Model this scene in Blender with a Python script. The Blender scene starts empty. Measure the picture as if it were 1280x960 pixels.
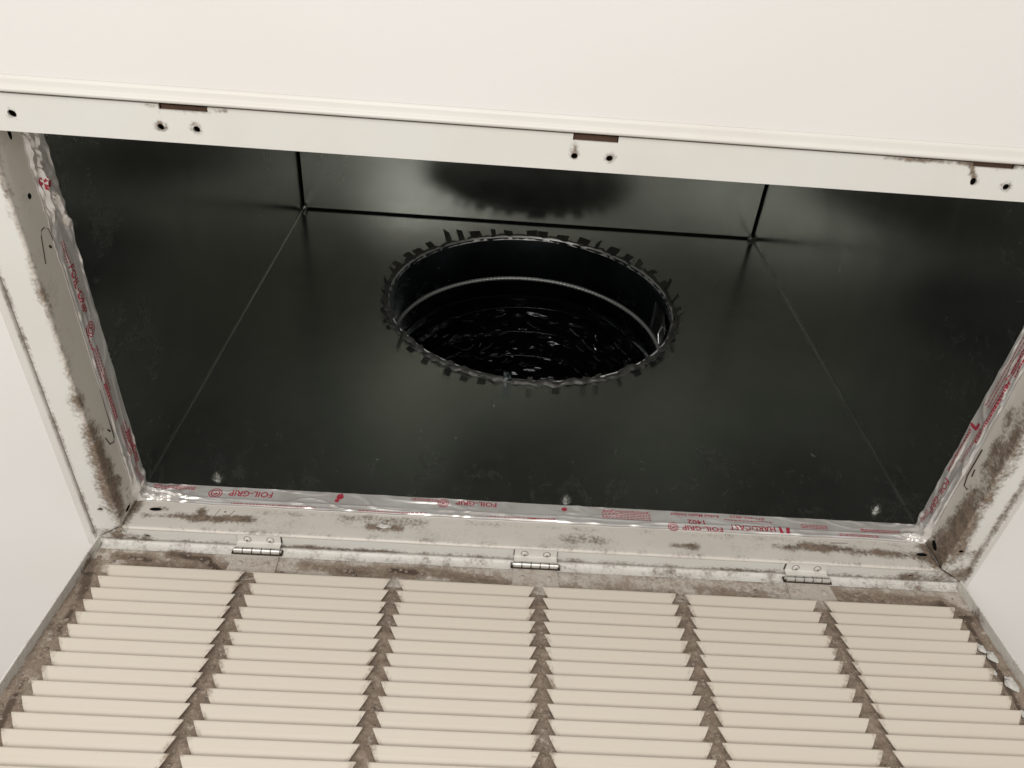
import bpy, bmesh, math, random
import numpy as np
from mathutils import Vector, Matrix, noise
random.seed(7)
R = math.radians
scene = bpy.context.scene
col = scene.collection

# ------------------------------------------------------------------ camera
cd = bpy.data.cameras.new('camera'); cam = bpy.data.objects.new('camera', cd); col.objects.link(cam)
cam.location = (-0.04373, -0.4122, -0.35643)
cam.rotation_euler = (2.51025, -0.00743, -0.06898)
cd.sensor_width = 36; cd.lens = 943.94 / 1280 * 36
cd.clip_start = 0.01; cd.clip_end = 60
scene.camera = cam
# ------------------------------------------------------------------ world and lamps
w = bpy.data.worlds.new('World'); scene.world = w; w.use_nodes = True
bg = w.node_tree.nodes['Background']; bg.inputs[0].default_value = (1.0, 0.955, 0.895, 1); bg.inputs[1].default_value = 0.50

def area(name, loc, target, size, energy, color):
    ld = bpy.data.lights.new(name, 'AREA'); ld.shape = 'RECTANGLE'; ld.size, ld.size_y = size
    ld.energy = energy; ld.color = color
    o = bpy.data.objects.new(name, ld); col.objects.link(o); o.location = loc
    o.rotation_euler = (Vector(target) - Vector(loc)).to_track_quat('-Z', 'Y').to_euler()
    return o
area('key_area', (-0.28, -1.12, -0.92), (0, -0.42, 0), (1.1, 0.8), 13.4, (1.0, 0.975, 0.945))  # added area light from below, standing in for soft room light
area('far_fill', (0.2, 1.5, -1.1), (0, 0.3, 0), (1.2, 0.8), 2.5, (1.0, 0.93, 0.84))  # added fill for the ceiling beyond the grille, no known source
scene.view_settings.view_transform = 'Standard'; scene.view_settings.look = 'None'
scene.view_settings.exposure = 0; scene.view_settings.gamma = 1
scene.render.engine = 'CYCLES'
scene.cycles.use_denoising = True
scene.cycles.max_bounces = 10; scene.cycles.glossy_bounces = 8; scene.cycles.diffuse_bounces = 5
scene.cycles.sample_clamp_indirect = 6

# ------------------------------------------------------------------ dimensions (metres)
W, D = 0.610, 0.2996            # frame opening across, front to back
XO = W / 2
WL, WF, WN = 0.0189, 0.0118, 0.0179
X0 = XO - WL                    # neck half width
YF, YN = -WF, -D + WN           # neck far and near faces
Z3, Z4, H = 0.0240, 0.0421, 0.5385
HC, HR = Vector((-0.001, 0, 0.3465)), 0.150

# ------------------------------------------------------------------ materials
def newmat(name):
    m = bpy.data.materials.new(name); m.use_nodes = True
    nt = m.node_tree
    for n in list(nt.nodes): nt.nodes.remove(n)
    out = nt.nodes.new('ShaderNodeOutputMaterial'); b = nt.nodes.new('ShaderNodeBsdfPrincipled')
    nt.links.new(b.outputs[0], out.inputs[0])
    return m, nt, b
class NB:
    def __init__(s, nt, world=False):
        s.nt = nt; s.tc = nt.nodes.new('ShaderNodeTexCoord'); s.vec = nt.nodes.new('ShaderNodeNewGeometry').outputs['Position'] if world else s.tc.outputs['Object']
    def L(s, a, b): s.nt.links.new(a, b)
    def noise(s, scale, detail=4, rough=.55, vec=None, dist=0):
        n = s.nt.nodes.new('ShaderNodeTexNoise'); n.inputs['Scale'].default_value = scale
        n.inputs['Detail'].default_value = detail; n.inputs['Roughness'].default_value = rough; n.inputs['Distortion'].default_value = dist
        s.L(vec if vec is not None else s.vec, n.inputs['Vector']); return n.outputs['Fac']
    def mapped(s, scale, rot=(0, 0, 0)):
        n = s.nt.nodes.new('ShaderNodeMapping'); n.inputs['Scale'].default_value = scale; n.inputs['Rotation'].default_value = rot
        s.L(s.tc.outputs['Object'], n.inputs['Vector']); return n.outputs[0]
    def m(s, op, a, b=None, c=None, clamp=False):
        n = s.nt.nodes.new('ShaderNodeMath'); n.operation = op; n.use_clamp = clamp
        for i, v in enumerate((a, b, c)):
            if v is None: continue
            if isinstance(v, (int, float)): n.inputs[i].default_value = v
            else: s.L(v, n.inputs[i])
        return n.outputs[0]
    def rng(s, v, a, b, c=0., d=1.):
        n = s.nt.nodes.new('ShaderNodeMapRange'); n.interpolation_type = 'SMOOTHSTEP'
        n.inputs[1].default_value = a; n.inputs[2].default_value = b; n.inputs[3].default_value = c; n.inputs[4].default_value = d
        s.L(v, n.inputs[0]); return n.outputs[0]
    def mix(s, f, a, b):
        n = s.nt.nodes.new('ShaderNodeMix'); n.data_type = 'RGBA'
        if isinstance(f, (int, float)): n.inputs[0].default_value = f
        else: s.L(f, n.inputs[0])
        for i, v in ((6, a), (7, b)):
            if isinstance(v, tuple): n.inputs[i].default_value = (*v, 1)
            else: s.L(v, n.inputs[i])
        return n.outputs[2]
    def attr(s, name):
        n = s.nt.nodes.new('ShaderNodeAttribute'); n.attribute_name = name; return n.outputs['Fac']
    def bump(s, h, strength, dist, bsdf):
        n = s.nt.nodes.new('ShaderNodeBump'); n.inputs['Strength'].default_value = strength; n.inputs['Distance'].default_value = dist
        s.L(h, n.inputs['Height']); s.L(n.outputs[0], bsdf.inputs['Normal'])

def painted(name, base, dirt=(0.135, 0.10, 0.072), rough=.42, tint=(0.62, 0.56, 0.48), tint_amt=.25):
    """enamelled sheet steel; the 'dirt' attribute drives stains, grime and the painted shadow at louvre roots, broken up by noise"""
    m, nt, b = newmat(name); n = NB(nt, True)
    d = n.attr('dirt')
    n1 = n.noise(60, 6, .65); n2 = n.noise(420, 5, .7); n3 = n.noise(14, 3); n4 = n.noise(900, 3, .7)
    base_c = n.mix(n.m('MULTIPLY', n.rng(n3, .35, .75), tint_amt), base, tint)
    s = n.m('ADD', n.m('MULTIPLY', d, 1.35), n.m('MULTIPLY', n.m('SUBTRACT', n1, .5), n.rng(d, 0, .25, .15, 2.3)))
    s = n.m('ADD', s, n.m('MULTIPLY', n.m('SUBTRACT', n2, .5), n.rng(d, 0, .25, .1, 1.7)))
    light = n.rng(s, .15, .7, 0, .65); heavy = n.rng(s, .45, 1.05, 0, .95)
    c = n.mix(light, base_c, tuple(.45 * x + .55 * y for x, y in zip(base, dirt)))
    c = n.mix(heavy, c, n.mix(n.rng(n.noise(260, 6, .75), .38, .62), dirt, tuple(x * 2.0 for x in dirt)))
    speck = n.rng(n.m('ADD', n4, n.m('MULTIPLY', n1, .25)), .86, .90, 0, .55)
    c = n.mix(n.m('MULTIPLY', speck, .8), c, dirt)
    n.L(c, b.inputs['Base Color']); n.L(n.rng(s, .2, .7, rough, .9), b.inputs['Roughness'])
    n.bump(n.m('ADD', n.m('MULTIPLY', n.noise(500, 2), .15), n.m('MULTIPLY', heavy, n2)), .35, .0006, b)
    return m
M = {}
M['frame'] = painted('white enamel frame', (.74, .73, .69))
M['frame_warm'] = painted('ivory enamel neck', (.74, .70, .635))
M['grille'] = painted('ivory enamel grille', (.66, .60, .515), dirt=(.17, .12, .085), tint=(.66, .57, .46))

def dusty():
    m, nt, b = newmat('dusty enamel'); n = NB(nt, True); d = n.attr('dirt')
    n1 = n.noise(70, 6, .7); n2 = n.noise(380, 6, .75); n3 = n.noise(25, 4)
    v = n.m('ADD', n.m('MULTIPLY', n1, .7), n.m('MULTIPLY', n2, .6))
    dust = n.mix(n.rng(v, .45, .85), (.185, .135, .10), (.40, .325, .26))
    dust = n.mix(n.rng(n.m('ADD', n2, n.m('MULTIPLY', n3, .3)), .70, .82, 0, .5), dust, (.62, .54, .47))
    f = n.m('ADD', d, n.m('MULTIPLY', n.m('SUBTRACT', v, .65), 2.4))
    c = n.mix(n.rng(f, .15, .62), n.mix(n.rng(n3, .3, .7, 0, .5), (.64, .59, .52), (.52, .46, .40)), dust)
    c = n.mix(n.rng(n.m('ADD', n.m('MULTIPLY', d, .8), n.m('ADD', n.m('MULTIPLY', n1, 1.1), n.m('MULTIPLY', n2, .7))), 1.62, 1.95, 0, .85), c, (.085, .06, .045))
    n.L(c, b.inputs['Base Color']); b.inputs['Roughness'].default_value = .93
    b.inputs['Specular IOR Level'].default_value = .2
    n.bump(v, .8, .0018, b)
    return m
M['dusty'] = dusty()
def fluff():
    m, nt, b = newmat('lint fluff'); n = NB(nt)
    v = n.noise(600, 6, .8)
    n.L(n.mix(n.rng(v, .35, .65), (.22, .165, .125), (.54, .45, .37)), b.inputs['Base Color'])
    b.inputs['Roughness'].default_value = 1; n.bump(v, 1, .002, b); return m
M['fluff'] = fluff()

def ceiling_mat():
    m, nt, b = newmat('ceiling paint'); n = NB(nt)
    v = n.noise(3.5, 3)
    c = n.mix(n.rng(v, .35, .65), (.805, .79, .765), (.79, .772, .74))
    n.L(c, b.inputs['Base Color']); b.inputs['Roughness'].default_value = .55
    n.bump(n.m('ADD', n.noise(260, 4), n.m('MULTIPLY', n.noise(22, 2), 2.)), .10, .0008, b); return m
M['ceiling'] = ceiling_mat()

def galv(name, base, rough, wav=.0015, met=1.0, spec=.5):
    m, nt, b = newmat(name); n = NB(nt)
    n1 = n.noise(5, 3); n2 = n.noise(55, 5, .65); st = n.noise(40, 4, .6, n.mapped((1, 1, .06)))
    c = n.mix(n.rng(n1, .3, .7), base, tuple(x * .8 for x in base))
    smear = n.rng(n.m('MULTIPLY', n.rng(n.noise(28, 6, .72, None, 1.2), .42, .8), n.rng(n.noise(6, 2), .48, .75)), .05, 1, 0, .13)
    sp = nt.nodes.new('ShaderNodeSeparateXYZ'); n.L(n.tc.outputs['Object'], sp.inputs[0])
    low = n.m('MULTIPLY', n.rng(sp.outputs[2], .17, .055), n.rng(n.noise(34, 7, .75, n.mapped((1, 1, .55), (0, .5, 0)), 1.5), .50, .72, 0, .16))
    smear = n.m('ADD', smear, low)
    c = n.mix(smear, c, (.62, .63, .60))
    n.L(c, b.inputs['Base Color']); b.inputs['Metallic'].default_value = met
    r = n.m('ADD', n.rng(n2, .3, .75, rough - .015, rough + .025), n.m('MULTIPLY', smear, .8))
    n.L(r, b.inputs['Roughness']); b.inputs['Specular IOR Level'].default_value = spec
    n.bump(n.m('ADD', n.noise(7, 2), n.m('MULTIPLY', n.noise(120, 2), .01)), .5, wav, b)
    return m
M['galv'] = galv('galvanised sheet', (.465, .48, .45), .22, met=.96)
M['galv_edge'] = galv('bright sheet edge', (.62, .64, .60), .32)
M['collar'] = galv('collar steel', (.30, .34, .36), .22)
M['tabs'] = galv('tab steel', (.24, .24, .22), .5, met=.75)
M['flange'] = galv('dark collar edge', (.13, .13, .12), .55, met=.6)
M['bead'] = galv('bead steel', (.9, .9, .88), .35, met=.7)

def simple(name, c, rough=.5, metal=0., spec=.5):
    m, nt, b = newmat(name); n = NB(nt); v = n.noise(300, 3)
    n.L(n.mix(n.rng(v, .3, .7), c, tuple(x * .82 for x in c)), b.inputs['Base Color'])
    b.inputs['Roughness'].default_value = rough; b.inputs['Metallic'].default_value = metal; b.inputs['Specular IOR Level'].default_value = spec
    return m
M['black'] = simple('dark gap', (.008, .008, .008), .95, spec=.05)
M['grime'] = simple('grime line', (.045, .033, .025), .9, spec=.1)
M['crease'] = simple('pale film glint', (.30, .30, .31), .20, .8)  # paler than the liner: glints put into the colour
M['rivet_ring'] = simple('grey rivet ring', (.20, .17, .14), .9, spec=.1)
M['rust'] = simple('rusty brown', (.10, .055, .035), .9)
M['red'] = simple('red tape print', (.46, .045, .075), .4)
M['screw'] = simple('zinc screw', (.45, .45, .43), .45, 1.)
M['rivet'] = simple('painted rivet', (.70, .68, .64), .35)
M['hinge'] = painted('enamelled hinge', (.72, .70, .66))
M['knuckle'] = simple('worn bright hinge barrel', (.78, .76, .72), .28, .75)
def liner():
    m, nt, b = newmat('black liner film'); n = NB(nt)
    b.inputs['Base Color'].default_value = (.045, .045, .05, 1); b.inputs['Metallic'].default_value = .9; b.inputs['Roughness'].default_value = .13
    n.bump(n.noise(90, 2, .5, n.mapped((1, 4, 1))), .35, .0015, b); return m
M['liner'] = liner()
def foil():
    m, nt, b = newmat('aluminium foil tape'); n = NB(nt)
    v = n.noise(90, 5, .6, None, .6)
    n.L(n.mix(n.rng(n.noise(40, 3), .35, .7), (.93, .91, .88), (.80, .77, .73)), b.inputs['Base Color'])
    b.inputs['Metallic'].default_value = .5; n.L(n.rng(v, .3, .7, .28, .45), b.inputs['Roughness'])
    n.bump(v, .25, .0008, b); return m
M['foil'] = foil()

# ------------------------------------------------------------------ helpers
def link(name, me, mat=None, parent=None, smooth=False):
    if mat is not None and not me.materials: me.materials.append(mat)
    if smooth:
        for p in me.polygons: p.use_smooth = True
    o = bpy.data.objects.new(name, me); col.objects.link(o); o.parent = parent
    return o
def from_bm(bm, recalc=False):
    if recalc: bmesh.ops.recalc_face_normals(bm, faces=bm.faces)
    me = bpy.data.meshes.new('mesh'); bm.to_mesh(me); bm.free(); return me
def from_py(v, f):
    me = bpy.data.meshes.new('mesh'); me.from_pydata([tuple(a) for a in v], [], f); me.update(); return me
def empty(name, loc, label, cat, group=None, rot=(0, 0, 0)):
    o = bpy.data.objects.new(name, None); col.objects.link(o); o.location = loc; o.rotation_euler = rot; o.empty_display_size = .02
    tag(o, label, cat, group); return o
def tag(o, label=None, cat=None, group=None, kind=None):
    for k, v in (('label', label), ('category', cat), ('group', group), ('kind', kind)):
        if v: o[k] = v
    return o
def grid(fn, nu, nv, closed_u=False):
    """fn(a,b) -> point, a,b in 0..1"""
    vs = []; nn = nu if closed_u else nu + 1
    for j in range(nv + 1):
        for i in range(nn): vs.append(fn(i / nu, j / nv))
    fs = []
    for j in range(nv):
        for i in range(nu):
            a = j * nn + i; b_ = j * nn + (i + 1) % nn
            fs.append((a, b_, b_ + nn, a + nn))
    return from_py(vs, fs)
def box_bm(bm, lo, hi, bev=0):
    r = bmesh.ops.create_cube(bm, size=1)
    vs = r['verts']
    for v in vs: v.co = Vector([(lo[i] + hi[i]) / 2 + v.co[i] * (hi[i] - lo[i]) for i in range(3)])
    if bev:
        es = list({e for v in vs for e in v.link_edges})
        bmesh.ops.bevel(bm, geom=es, offset=bev, segments=2, affect='EDGES', profile=.5)
def box(name, lo, hi, mat, parent=None, bev=0):
    bm = bmesh.new(); box_bm(bm, lo, hi, bev); return link(name, from_bm(bm), mat, parent)
def cyl_bm(bm, p, axis, r, h, n=16, r2=None):
    """cylinder from p along axis"""
    axis = Vector(axis).normalized(); q = Vector((0, 0, 1)).rotation_difference(axis).to_matrix().to_4x4()
    mt = Matrix.Translation(Vector(p) + axis * h / 2) @ q
    bmesh.ops.create_cone(bm, cap_ends=True, segments=n, radius1=r, radius2=r if r2 is None else r2, depth=h, matrix=mt)
def tube(bm, pts, r, n=6):
    pts = [Vector(p) for p in pts]; rings = []
    for i, p in enumerate(pts):
        t = (pts[min(i + 1, len(pts) - 1)] - pts[max(i - 1, 0)]).normalized()
        a = t.orthogonal().normalized(); b_ = t.cross(a)
        rings.append([bm.verts.new(p + (a * math.cos(k * 2 * math.pi / n) + b_ * math.sin(k * 2 * math.pi / n)) * r) for k in range(n)])
    for i in range(len(rings) - 1):
        for k in range(n): bm.faces.new((rings[i][k], rings[i][(k + 1) % n], rings[i + 1][(k + 1) % n], rings[i + 1][k]))
    bm.faces.new(rings[0]); bm.faces.new(rings[-1])
def nz(p, s=1., o=0.): return noise.noise(Vector(p) * s + Vector((o, o * .7, -o)))
def prism(poly, z0, z1):
    bm = bmesh.new(); a = [bm.verts.new((x, y, z0)) for x, y in poly]; b_ = [bm.verts.new((x, y, z1)) for x, y in poly]
    bm.faces.new(a); bm.faces.new(b_[::-1]); n = len(poly)
    for i in range(n): bm.faces.new((a[i], b_[i], b_[(i + 1) % n], a[(i + 1) % n]))
    return from_bm(bm, True)
def cut(me, cutter_bms):
    """boolean difference evaluated once, result returned as plain mesh"""
    o = bpy.data.objects.new('tmp', me); col.objects.link(o); cs = []
    for cb in cutter_bms:
        c = bpy.data.objects.new('tmpc', from_bm(cb, True)); col.objects.link(c); cs.append(c)
        md = o.modifiers.new('b', 'BOOLEAN'); md.operation = 'DIFFERENCE'; md.object = c; md.solver = 'EXACT'
    dg = bpy.context.evaluated_depsgraph_get()
    out = bpy.data.meshes.new_from_object(o.evaluated_get(dg))
    for x in cs + [o]: bpy.data.objects.remove(x)
    return out
def densify(me, L):
    bm = bmesh.new(); bm.from_mesh(me); bmesh.ops.triangulate(bm, faces=bm.faces)
    for _ in range(9):
        es = [e for e in bm.edges if e.calc_length() > L]
        if not es: break
        bmesh.ops.subdivide_edges(bm, edges=es, cuts=1); bmesh.ops.triangulate(bm, faces=[f for f in bm.faces if len(f.verts) > 3])
    bm.to_mesh(me); bm.free(); return me

# stains: capsules (from, to, radius, amount) in world coordinates
ST = []
def stain(a, b_, r, amt): ST.append((a, b_, r * 1.35, amt * .93))
def dirt(me, mat=None, base=0., stains=None):
    S = ST if stains is None else stains
    n = len(me.vertices); co = np.empty(n * 3, np.float64); me.vertices.foreach_get('co', co); co = co.reshape(-1, 3)
    if mat is not None: co = co @ np.array(mat.to_3x3()).T + np.array(mat.translation)
    val = np.full(n, base)
    for a, b_, r, amt in S:
        a = np.array(a); b2 = np.array(b_); ab = b2 - a; L2 = max((ab ** 2).sum(), 1e-12)
        t = np.clip(((co - a) @ ab) / L2, 0, 1); d = np.linalg.norm(co - a - t[:, None] * ab, axis=1)
        k = np.clip(1 - d / r, 0, 1); k = k * k * (3 - 2 * k)
        val = np.maximum(val, amt * k) + np.minimum(val, amt * k) * .4
    at = me.attributes.new('dirt', 'FLOAT', 'POINT'); at.data.foreach_set('value', val.astype(np.float32)); return me
x0, x1 = -X0, X0
# seams of the frame
stain((-XO, -D, 0), (-XO, 0, 0), .0026, .50); stain((XO, -D, 0), (XO, 0, 0), .0038, .62)
stain((-XO, 0, 0), (XO, 0, 0), .0018, .40)
# left neck wall
stain((x0, YN, .0), (x0, -.12, .0), .0045, .42); stain((x0, -.12, .001), (x0, -.075, .002), .008, .62)
stain((x0, -.085, .004), (x0, -.03, .006), .011, .60); stain((x0, YN, .008), (x0, YF, .010), .014, .14); stain((x1, YN, .008), (x1, YF, .010), .014, .22); stain((-.28, YF, .010), (.28, YF, .010), .012, .16)
for hx, hy in ((-.2714, -.2903), (-.2033, -.289), (-.1866, -.289), (-.0079, -.289), (.009, -.289), (.1872, -.2903), (.2043, -.2888), (-.2963, -.0276), (.2926, -.0312), (.267, -.0037), (-.2702, -.0039)): stain((hx, hy, 0), (hx, hy - .001, 0), .0030, .62)
if True: pass; stain((x0, -.06, .003), (x0, -.022, .006), .009, .78)
stain((x0, -.045, .013), (x0, -.042, .014), .004, .8); stain((x0, -.03, .018), (x0, -.02, .016), .006, .5)
# right neck wall, dirtier
stain((x1, YN, .0), (x1, -.14, .0), .007, .62); stain((x1, -.17, .004), (x1, -.03, .006), .011, .60)
stain((x1, -.14, .018), (x1, -.10, .013), .006, .6); stain((x1, -.06, .008), (x1, -.017, .009), .010, .85)
stain((x1, -.045, .016), (x1, -.02, .02), .006, .6); stain((x1, -.014, .004), (x1, -.014, .022), .006, .6)
# far neck wall
stain((-.28, YF, .0015), (.28, YF, .0015), .003, .22); stain((-.284, YF, .004), (-.284, YF, .022), .005, .6); stain((.284, YF, .004), (.284, YF, .022), .007, .7)
stain((-.30, -.001, 0), (.30, -.001, 0), .004, .34)
stain((-.275, YF, .011), (-.20, YF, .0125), .0035, .72); stain((-.243, YF, .010), (-.205, YF, .0125), .0048, .75)
stain((-.2377, YF, .0175), (-.2370, YF, .0165), .005, .95); stain((-.27, YF, .0175), (-.262, YF, .0178), .0035, .7)
stain((-.120, YF, .0115), (-.098, YF, .0118), .0042, .75); stain((-.14, YF, .018), (-.08, YF, .018), .006, .38)
stain((.02, YF, .011), (.045, YF, .011), .006, .38); stain((.095, YF, .0095), (.112, YF, .0092), .004, .72)
stain((.17, YF, .013), (.215, YF, .014), .004, .62); stain((.19, YF, .016), (.285, YF, .010), .0055, .66)
stain((.245, YF, .0130), (.2455, YF, .0128), .005, .9); stain((-.2, YF, .02), (.28, YF, .021), .004, .25)
# corner grime on the strips
stain((-.303, -.005, 0), (-.27, -.001, 0), .006, .5); stain((.303, -.008, 0), (.262, -.001, 0), .008, .62)
stain((.300, -.03, 0), (.296, -.01, 0), .010, .42); stain((.289, -.09, 0), (.290, -.02, 0), .006, .55)
stain((-.283, -.018, 0), (-.290, -.004, 0), .005, .5); stain((.13, -.0005, 0), (.17, -.0005, 0), .003, .5)
stain((-.18, -.0005, 0), (-.10, -.0005, 0), .003, .62)
# near strip marks
stain((.1832, -.2985, 0), (.1872, -.2905, 0), .0022, .95); stain((-.0085, -.2975, 0), (-.0079, -.289, 0), .0016, .55)
stain((-.208, -.2985, 0), (-.172, -.2985, 0), .002, .5); stain((.14, -.2992, 0), (.21, -.2992, 0), .0022, .62)

# ------------------------------------------------------------------ ceiling (setting)
def ceiling():
    zc = .0015; o = XO + .0081; yo0, yo1 = -D - .0081, .0081; S = 2.2; NW = .0
    bm = bmesh.new()
    inner = [(-o, yo0), (o, yo0), (o, yo1), (-o, yo1)]; outer = [(-S, -S), (S, -S), (S, S), (-S, S)]
    a = [bm.verts.new((x, y, zc)) for x, y in inner]; b_ = [bm.verts.new((x, y, zc)) for x, y in outer]
    c = [bm.verts.new((x, y, zc + .014)) for x, y in inner]
    for i in range(4):
        j = (i + 1) % 4
        bm.faces.new((a[i], a[j], b_[j], b_[i])); bm.faces.new((a[i], c[i], c[j], a[j]))
    bmesh.ops.recalc_face_normals(bm, faces=bm.faces)
    me = from_bm(bm)
    ob = link('ceiling', me, M['ceiling']); tag(ob, 'smooth off white painted ceiling around the return air frame', kind='structure')
ceiling()

# ------------------------------------------------------------------ register frame
fr = empty('ceiling_vent', (0, 0, 0), 'white enamelled sheet metal frame with dirty corners around the duct opening', 'ceiling vent')
g = .00025
def strip(name, poly, holes, slots=()):
    me = prism(poly, 0, .0012)
    cs = []
    for (x, y, rx, ry, a) in holes:
        bm = bmesh.new(); bmesh.ops.create_cone(bm, cap_ends=True, segments=14, radius1=1, radius2=1, depth=.006,
            matrix=Matrix.Translation((x, y, 0)) @ Matrix.Rotation(a, 4, 'Z') @ Matrix.Diagonal((rx, ry, 1, 1))); cs.append(bm)
    for (xa, xb, ya, yb) in slots:
        bm = bmesh.new(); box_bm(bm, (xa, ya, -.003), (xb, yb, .003)); cs.append(bm)
    if cs: me = cut(me, cs)
    densify(me, .004); dirt(me)
    return link(name, me, M['frame'], fr)
b2 = .0012
NH = [(-.2714, -.2903, .0021, .0017, .3)] + [(x, -.289, .00165, .0015, .2) for x in (-.2033, -.1866, -.0079, .009)] + [(.1872, -.2903, .0021, .0016, 1.), (.2043, -.2888, .0019, .0015, .5)]
strip('face_strip', [(-XO, -D), (XO, -D), (X0 + g, YN - g), (-X0 - g, YN - g)], NH,
      [(-.2025, -.1800, -D - .001, -.2972), (-.0096, .0120, -D - .001, -.2966), (.1832, .2040, -D - .001, -.2976)])
strip('face_strip', [(-XO, 0), (-X0 - g - b2, YF + b2), (X0 + g + b2, YF + b2), (XO, 0)], [(-.2702, -.0039, .0019, .0012, 0), (.267, -.0037, .0020, .0011, .2), (-.287, -.0075, .0008, .0008, 0)])
strip('face_strip', [(-XO, -D + g * 3), (-X0 - g - b2, YN + g), (-X0 - g - b2, YF - g), (-XO, -g * 3)], [(-.2963, -.0276, .0020, .0014, -.4)])
strip('face_strip', [(XO, -D + g * 3), (XO, -g * 3), (X0 + g + b2, YF - g), (X0 + g + b2, YN + g)], [(.2926, -.0312, .0024, .0015, .6)])
# dark void seen through slots and screw holes
def void_ring():
    bm = bmesh.new()
    box_bm(bm, (-XO - .001, -D - .002, .006), (XO + .001, YN - .003, .0068)); box_bm(bm, (-XO - .001, YF + .004, .006), (XO + .001, .003, .0068))
    box_bm(bm, (-XO - .001, YN - .0025, .0062), (-X0 - .004, YF + .0035, .0070)); box_bm(bm, (X0 + .004, YN - .0025, .0062), (XO + .001, YF + .0035, .0070))
    link('channel_back', from_bm(bm), M['grime'], fr)
void_ring()
# slot linings (rusty lip inside two of the slots)
for xa, xb, yy in ((-.2020, -.1805, -.2985), (-.0092, .0116, -.2985), (.1836, .2036, -.299)):
    box('slot_lining', (xa, yy - .0006, .0016), (xb, yy + .0022, .0026), M['rust'], fr)
# neck walls with a rounded lower edge
def neck(axis, val, a0, a1, sgn):
    prof = [(b2, 0.0)] + [(b2 * (1 - math.sin(t)), b2 * (1 - math.cos(t))) for t in (R(25), R(50), R(75))] + [(0, b2)] + [(0, z) for z in np.linspace(b2 + .002, Z4 + .001, 22)]
    n = int(abs(a1 - a0) / .003); nv = len(prof) - 1
    def fn(a, b_):
        o, z = prof[min(int(round(b_ * nv)), nv)]; t = a0 + (a1 - a0) * a
        wv = .0004 * nz((t * 18, z * 30, val * 5)) if z > .004 else 0
        v = val + sgn * (o + wv + .0002)
        return (v, t, z) if axis == 0 else (t, v, z)
    me = grid(fn, n, nv); dirt(me)
    o = link('neck_panel', me, M['frame_warm'], fr, True)
    md = o.modifiers.new('s', 'SOLIDIFY'); md.thickness = .0007; md.offset = 1 if (axis == 0) == (sgn < 0) else 1
    return o
neck(1, YF, -X0 + g, X0 - g, 1); neck(1, YN, -X0 + g, X0 - g, -1); neck(0, -X0, YN, YF, -1); neck(0, X0, YN, YF, 1)
# raised rib and sloping outer flange, left, right, near and far
def sweep_rect(name, prof, mat, skip_far=False, dens=.006):
    """profile (out, z) swept round the frame outline with mitred corners"""
    path = [(-1, 0), (-1, -1), (1, -1), (1, 0)]
    vs, fs = [], []; m = len(prof); segs = []
    def P(c, o, z):
        sx, sy = c; return (sx * (XO + o), (o if sy == 0 else -D - o), z)
    corners = [(-1, 0), (-1, -1), (1, -1), (1, 0)]
    order = corners + ([] if skip_far else [corners[0]])
    for i in range(len(order) - 1):
        A, B = order[i], order[i + 1]
        la = XO * 2 if A[1] == B[1] else D; k = max(2, int(la / dens))
        for s in range(k + 1):
            if s == 0 and i > 0: continue
            t = s / k; segs.append([tuple(np.array(P(A, o, z)) * (1 - t) + np.array(P(B, o, z)) * t) for o, z in prof])
    for s in segs: vs += s
    for i in range(len(segs) - 1):
        for j in range(m - 1): fs.append((i * m + j, i * m + j + 1, (i + 1) * m + j + 1, (i + 1) * m + j))
    bm = bmesh.new(); me0 = from_py(vs, fs); bm.from_mesh(me0); bmesh.ops.remove_doubles(bm, verts=bm.verts, dist=1e-6); bmesh.ops.recalc_face_normals(bm, faces=bm.faces)
    me = from_bm(bm); 
    return me
rib = [(.0010, .004), (.0010, -.0012), (.0014, -.0019), (.0022, -.0021), (.0030, -.0018), (.0034, -.0010), (.0036, -.0004), (.0040, -.0002), (.0062, .0000), (.0074, .0004), (.0080, .0014), (.0082, .0030), (.0082, .009)]
me = sweep_rect('outer_flange', rib, None); dirt(me)
link('outer_flange', me, M['hinge'], fr, True)
# knock-out tabs scored into the neck, screw holes in the neck
def scored(pts, r=.00040):
    bm = bmesh.new(); tube(bm, pts, r, 5); link('knockout_score', from_bm(bm, True), M['grime'], fr)
e = .0004
scored([(x0 + e, -.2060, .0105), (x0 + e, -.2205, .0142), (x0 + e, -.2232, .0160), (x0 + e, -.2235, .0185), (x0 + e, -.2212, .0222), (x0 + e, -.2050, .0245)])
scored([(x0 + e, -.213, .0182), (x0 + e, -.2115, .0195)], .0008)
scored([(x0 + e, -.112, .0225), (x0 + e, -.073, .0222), (x0 + e, -.0705, .0205), (x0 + e, -.0725, .0158), (x0 + e, -.080, .0132)])
scored([(x0 + e, -.083, .018), (x0 + e, -.080, .020)], .0006)
scored([(-.2255, YF - e, .0205), (-.2275, YF - e, .0135)]); scored([(-.2150, YF - e, .0200), (-.2178, YF - e, .0145)]); scored([(-.2215, YF - e, .0185), (-.221, YF - e, .0175)], .0007)
scored([(.2125, YF - e, .0195), (.2255, YF - e, .0200), (.2268, YF - e, .0185), (.2262, YF - e, .0145), (.2165, YF - e, .0140)]); scored([(.2138, YF - e, .0175), (.2150, YF - e, .0150)])
scored([(x1 - e, -.105, .0225), (x1 - e, -.082, .0225), (x1 - e, -.0745, .0205), (x1 - e, -.0745, .0165)]); scored([(x1 - e, -.090, .0195), (x1 - e, -.0845, .0185)])
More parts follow.
